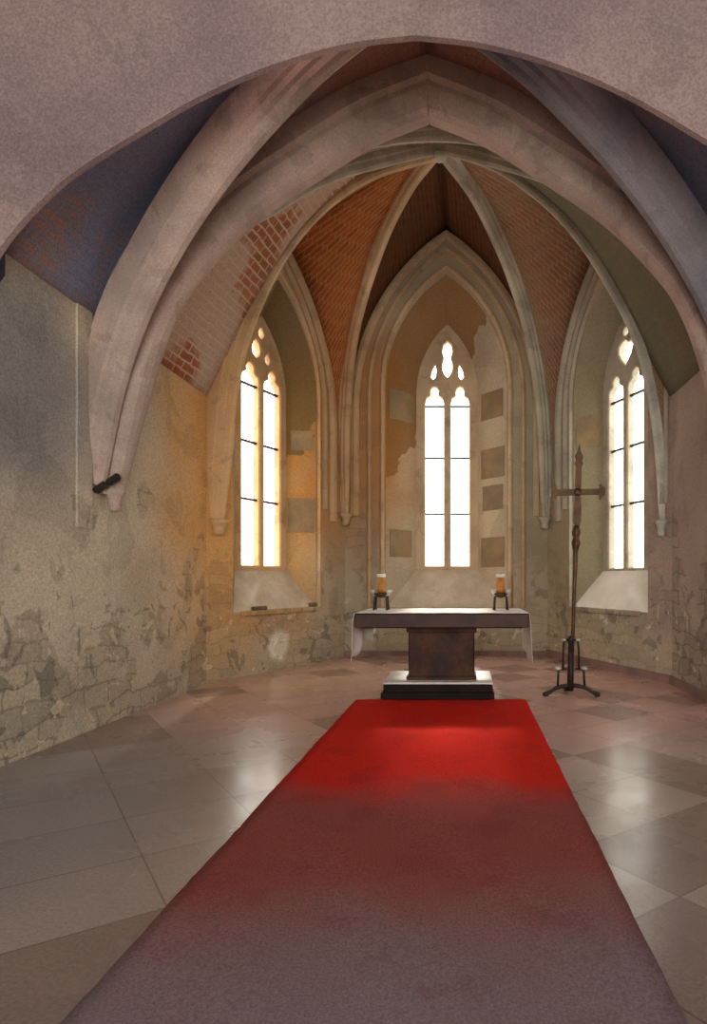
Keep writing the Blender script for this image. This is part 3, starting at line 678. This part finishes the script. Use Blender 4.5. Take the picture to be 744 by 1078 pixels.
# ------------------------------------------------------------------ processional cross
def cross(x, y):
    e = empty('processional_cross', (x, y, 0), 'tall bronze cross with lobed ends standing on a footed iron stand right of the altar', 'cross')
    R = Matrix.Translation((x, y, 0)) @ Matrix.Rotation(math.radians(1.9), 4, 'Y')
    def pr(name, mb, mat): 
        mb.v = [tuple(R @ V(p)) for p in mb.v]; return mb.build(name, mat, e)
    mb = MB(); mb.lathe([(.022, .30), (.024, .8), (.026, 1.4), (.032, 1.86), (.046, 1.92), (.062, 1.97), (.05, 2.01), (.036, 2.04), (.05, 2.07), (.06, 2.11), (.045, 2.16), (.034, 2.2)], n=14); pr('shaft', mb, M['bronze'])
    # lower stem of the cross, slightly swelling
    mb = MB(); mb.prism([(-.034, 2.19), (-.052, 2.26), (-.052, 2.44), (-.042, 2.52), (-.040, 2.60), (-.040, 2.96), (-.058, 3.0), (-.040, 3.03), (-.056, 3.09), (-.022, 3.15), (-.012, 3.21), (0, 3.25),
                         (.012, 3.21), (.022, 3.15), (.056, 3.09), (.040, 3.03), (.058, 3.0), (.040, 2.96), (.040, 2.60), (.042, 2.52), (.052, 2.44), (.052, 2.26), (.034, 2.19)], -.025, .025); pr('upright', mb, M['bronze'])
    mb = MB()
    arm = [(0, .038), (.22, .036), (.27, .04), (.275, .085), (.30, .10), (.315, .07), (.345, .055), (.355, .0)]
    poly = [(a, 2.63 + b) for a, b in arm] + [(a, 2.63 - b) for a, b in arm[::-1][1:]] + [(-a, 2.63 - b) for a, b in arm[1:]] + [(-a, 2.63 + b) for a, b in arm[::-1][1:-1]]
    RR = Matrix.Translation((0, 0, 2.63)) @ Matrix.Rotation(math.radians(-1.9 - 1.2), 4, 'Y') @ Matrix.Translation((0, 0, -2.63))
    mb.prism(poly, -.03, .03, RR); pr('crossbar', mb, M['bronze'])
    mb = MB(); mb.lathe([(.01, -.035), (.05, -.035), (.055, 0), (.05, .035), (.01, .035)], n=16, M=Matrix.Translation((0, 0, 2.63)) @ Matrix.Rotation(math.radians(90), 4, 'X')); pr('centre_medallion', mb, M['bronze'])
    # stand
    mb = MB(); mb.lathe([(.035, .06), (.04, .3), (.034, .68), (.045, .70), (.045, .74), (.028, .77)], (x, y, 0), 12); mb.build('socket', M['iron'], e)
    for k in range(3):
        a = math.radians(-8 + 120 * k) if k else math.radians(-8); c, s = math.cos(a), math.sin(a)
        if k == 1: a = math.radians(188); c, s = math.cos(a), math.sin(a)
        if k == 2: a = math.radians(90); c, s = math.cos(a), math.sin(a)
        g = lambda r, z: (x + c * r, y + s * r, z)
        mb = MB(); mb.tube([g(.0, .13), g(.10, .125), g(.2, .10), g(.28, .05), g(.335, .03)], [.03, .028, .026, .026, .03]); mb.lathe([(.03, 0), (.042, .02), (.035, .045), (.01, .06)], g(.335, 0), 10); f = mb.build('foot', M['iron'], e)
        mb = MB(); mb.tube([g(.175, .12), g(.165, .33), g(.06, .345)], .016); mb.build('lower_bracket', M['iron'], e)
        mb = MB(); mb.tube([g(.105, .34), g(.10, .62), g(.09, .70), g(.03, .73)], .014); mb.build('upper_bracket', M['iron'], e)
        mb = MB(); mb.lathe([(.01, -.015), (.045, -.012), (.05, .01), (.02, .025)], g(.17, .35), 12); mb.build('stand_knop', M['silver'], e); mb = MB(); mb.lathe([(.01, -.012), (.03, -.01), (.034, .008), (.012, .02)], g(.095, .715), 12); mb.build('stand_knop', M['silver'], e)
cross(1.36, 7.62)

# loose stones lying on the window ledges
def stone(W, u, n, z, sx, sz, sy, mat, label, name='loose_stone', rot=0):
    p = W.pt(u, z, n); mb = MB()
    Mx = Matrix.Translation(p) @ Matrix((W.U, -W.N, V((0, 0, 1)))).transposed().to_4x4() @ Matrix.Rotation(rot, 4, 'Z')
    mb.box(-sx, sx, -sy, sy, 0, sz, min(sx, sz, sy) * .4, Mx)
    mb.v = [(a + random.uniform(-.008, .008), b + random.uniform(-.008, .008), c) for a, b, c in mb.v]
    o = mb.build(name, mat); tag(o, label, 'stone'); return o
def ledge(name, W, w, z, mat):
    mb = MB(); vs = [(u, zz, n) for n in (-.06, .06) for u, zz in ((-w, z - .07), (w, z - .07), (w, z), (-w, z))]
    mb.add([W.mw @ V(v) for v in vs], [(0, 3, 2, 1), (4, 5, 6, 7), (0, 1, 5, 4), (1, 2, 6, 5), (2, 3, 7, 6), (3, 0, 4, 7)]); o = mb.build(name, mat); tag(o, kind='structure'); return o
ledge('trim_2', WLd, .93, 1.01, M['apse']); ledge('trim_3', WRd, .93, 1.01, M['apse']); ledge('trim_4', WC, 1.19, .95, M['apse'])
stone(WLd, .80, .0, 1.01, .09, .07, .05, M['rubble'], 'dark brown loose stone on the right end of the left window ledge')
stone(WLd, -.55, .0, 1.01, .16, .06, .05, M['rubble'], 'flat dark loose stone on the left end of the left window ledge', rot=.1)
stone(WRd, -.72, .02, 1.01, .07, .05, .04, M['chalk'], 'small white stone chip on the left end of the right window ledge', 'stone_chip')

# ------------------------------------------------------------------ light
w = bpy.data.worlds.new('sky'); S.world = w; w.use_nodes = True
w.node_tree.nodes['Background'].inputs[0].default_value = (1, .965, .90, 1); w.node_tree.nodes['Background'].inputs[1].default_value = 6.0
def sun(name, d, e, ang, c):
    l = bpy.data.lights.new(name, 'SUN'); l.energy = e; l.angle = math.radians(ang); l.color = c; o = bpy.data.objects.new(name, l); COL.objects.link(o)
    o.rotation_euler = V(d).to_track_quat('-Z', 'Y').to_euler(); return o
sun('sun', (.03, -1, -.80), 9, 6, (1, .93, .82))
def portal(W, w, h, z, n):
    l = bpy.data.lights.new('window_portal', 'AREA'); l.shape = 'RECTANGLE'; l.size = w; l.size_y = h; l.cycles.is_portal = True
    o = bpy.data.objects.new('window_portal', l); COL.objects.link(o); o.location = W.pt(0, z, n); o.rotation_euler = W.N.to_track_quat('-Z', 'Y').to_euler()
portal(WC, 1.2, 5.2, 4.2, -.9); portal(WLd, 1.2, 4.4, 3.8, -.75); portal(WRd, 1.2, 4.4, 3.8, -.75); [portal(ws, .8, 3, 2.4, -.4) for ws in WS]
portal(Wall(V((3.3, -5, 0)), V((-3.3, -5, 0)), .5), 6.6, 7.2, 3.6, -.3)

# ------------------------------------------------------------------ camera
cam = bpy.data.cameras.new('camera'); co = bpy.data.objects.new('camera', cam); COL.objects.link(co); S.camera = co
co.location = (0, 0, EYE); co.rotation_euler = (math.radians(90), 0, 0)
cam.sensor_fit = 'AUTO'; cam.sensor_width = 36; cam.lens = 620 / 1078 * 36; cam.shift_x = -118 / 1078; cam.shift_y = 71 / 1078; cam.clip_start = .05
vs_ = S.view_settings; vs_.view_transform = 'Standard'; vs_.look = 'None'; vs_.exposure = 0; vs_.gamma = 1; vs_.use_curve_mapping = False
S.cycles.max_bounces = 8; S.cycles.diffuse_bounces = 5; S.cycles.use_denoising = True; S.cycles.sample_clamp_indirect = 4
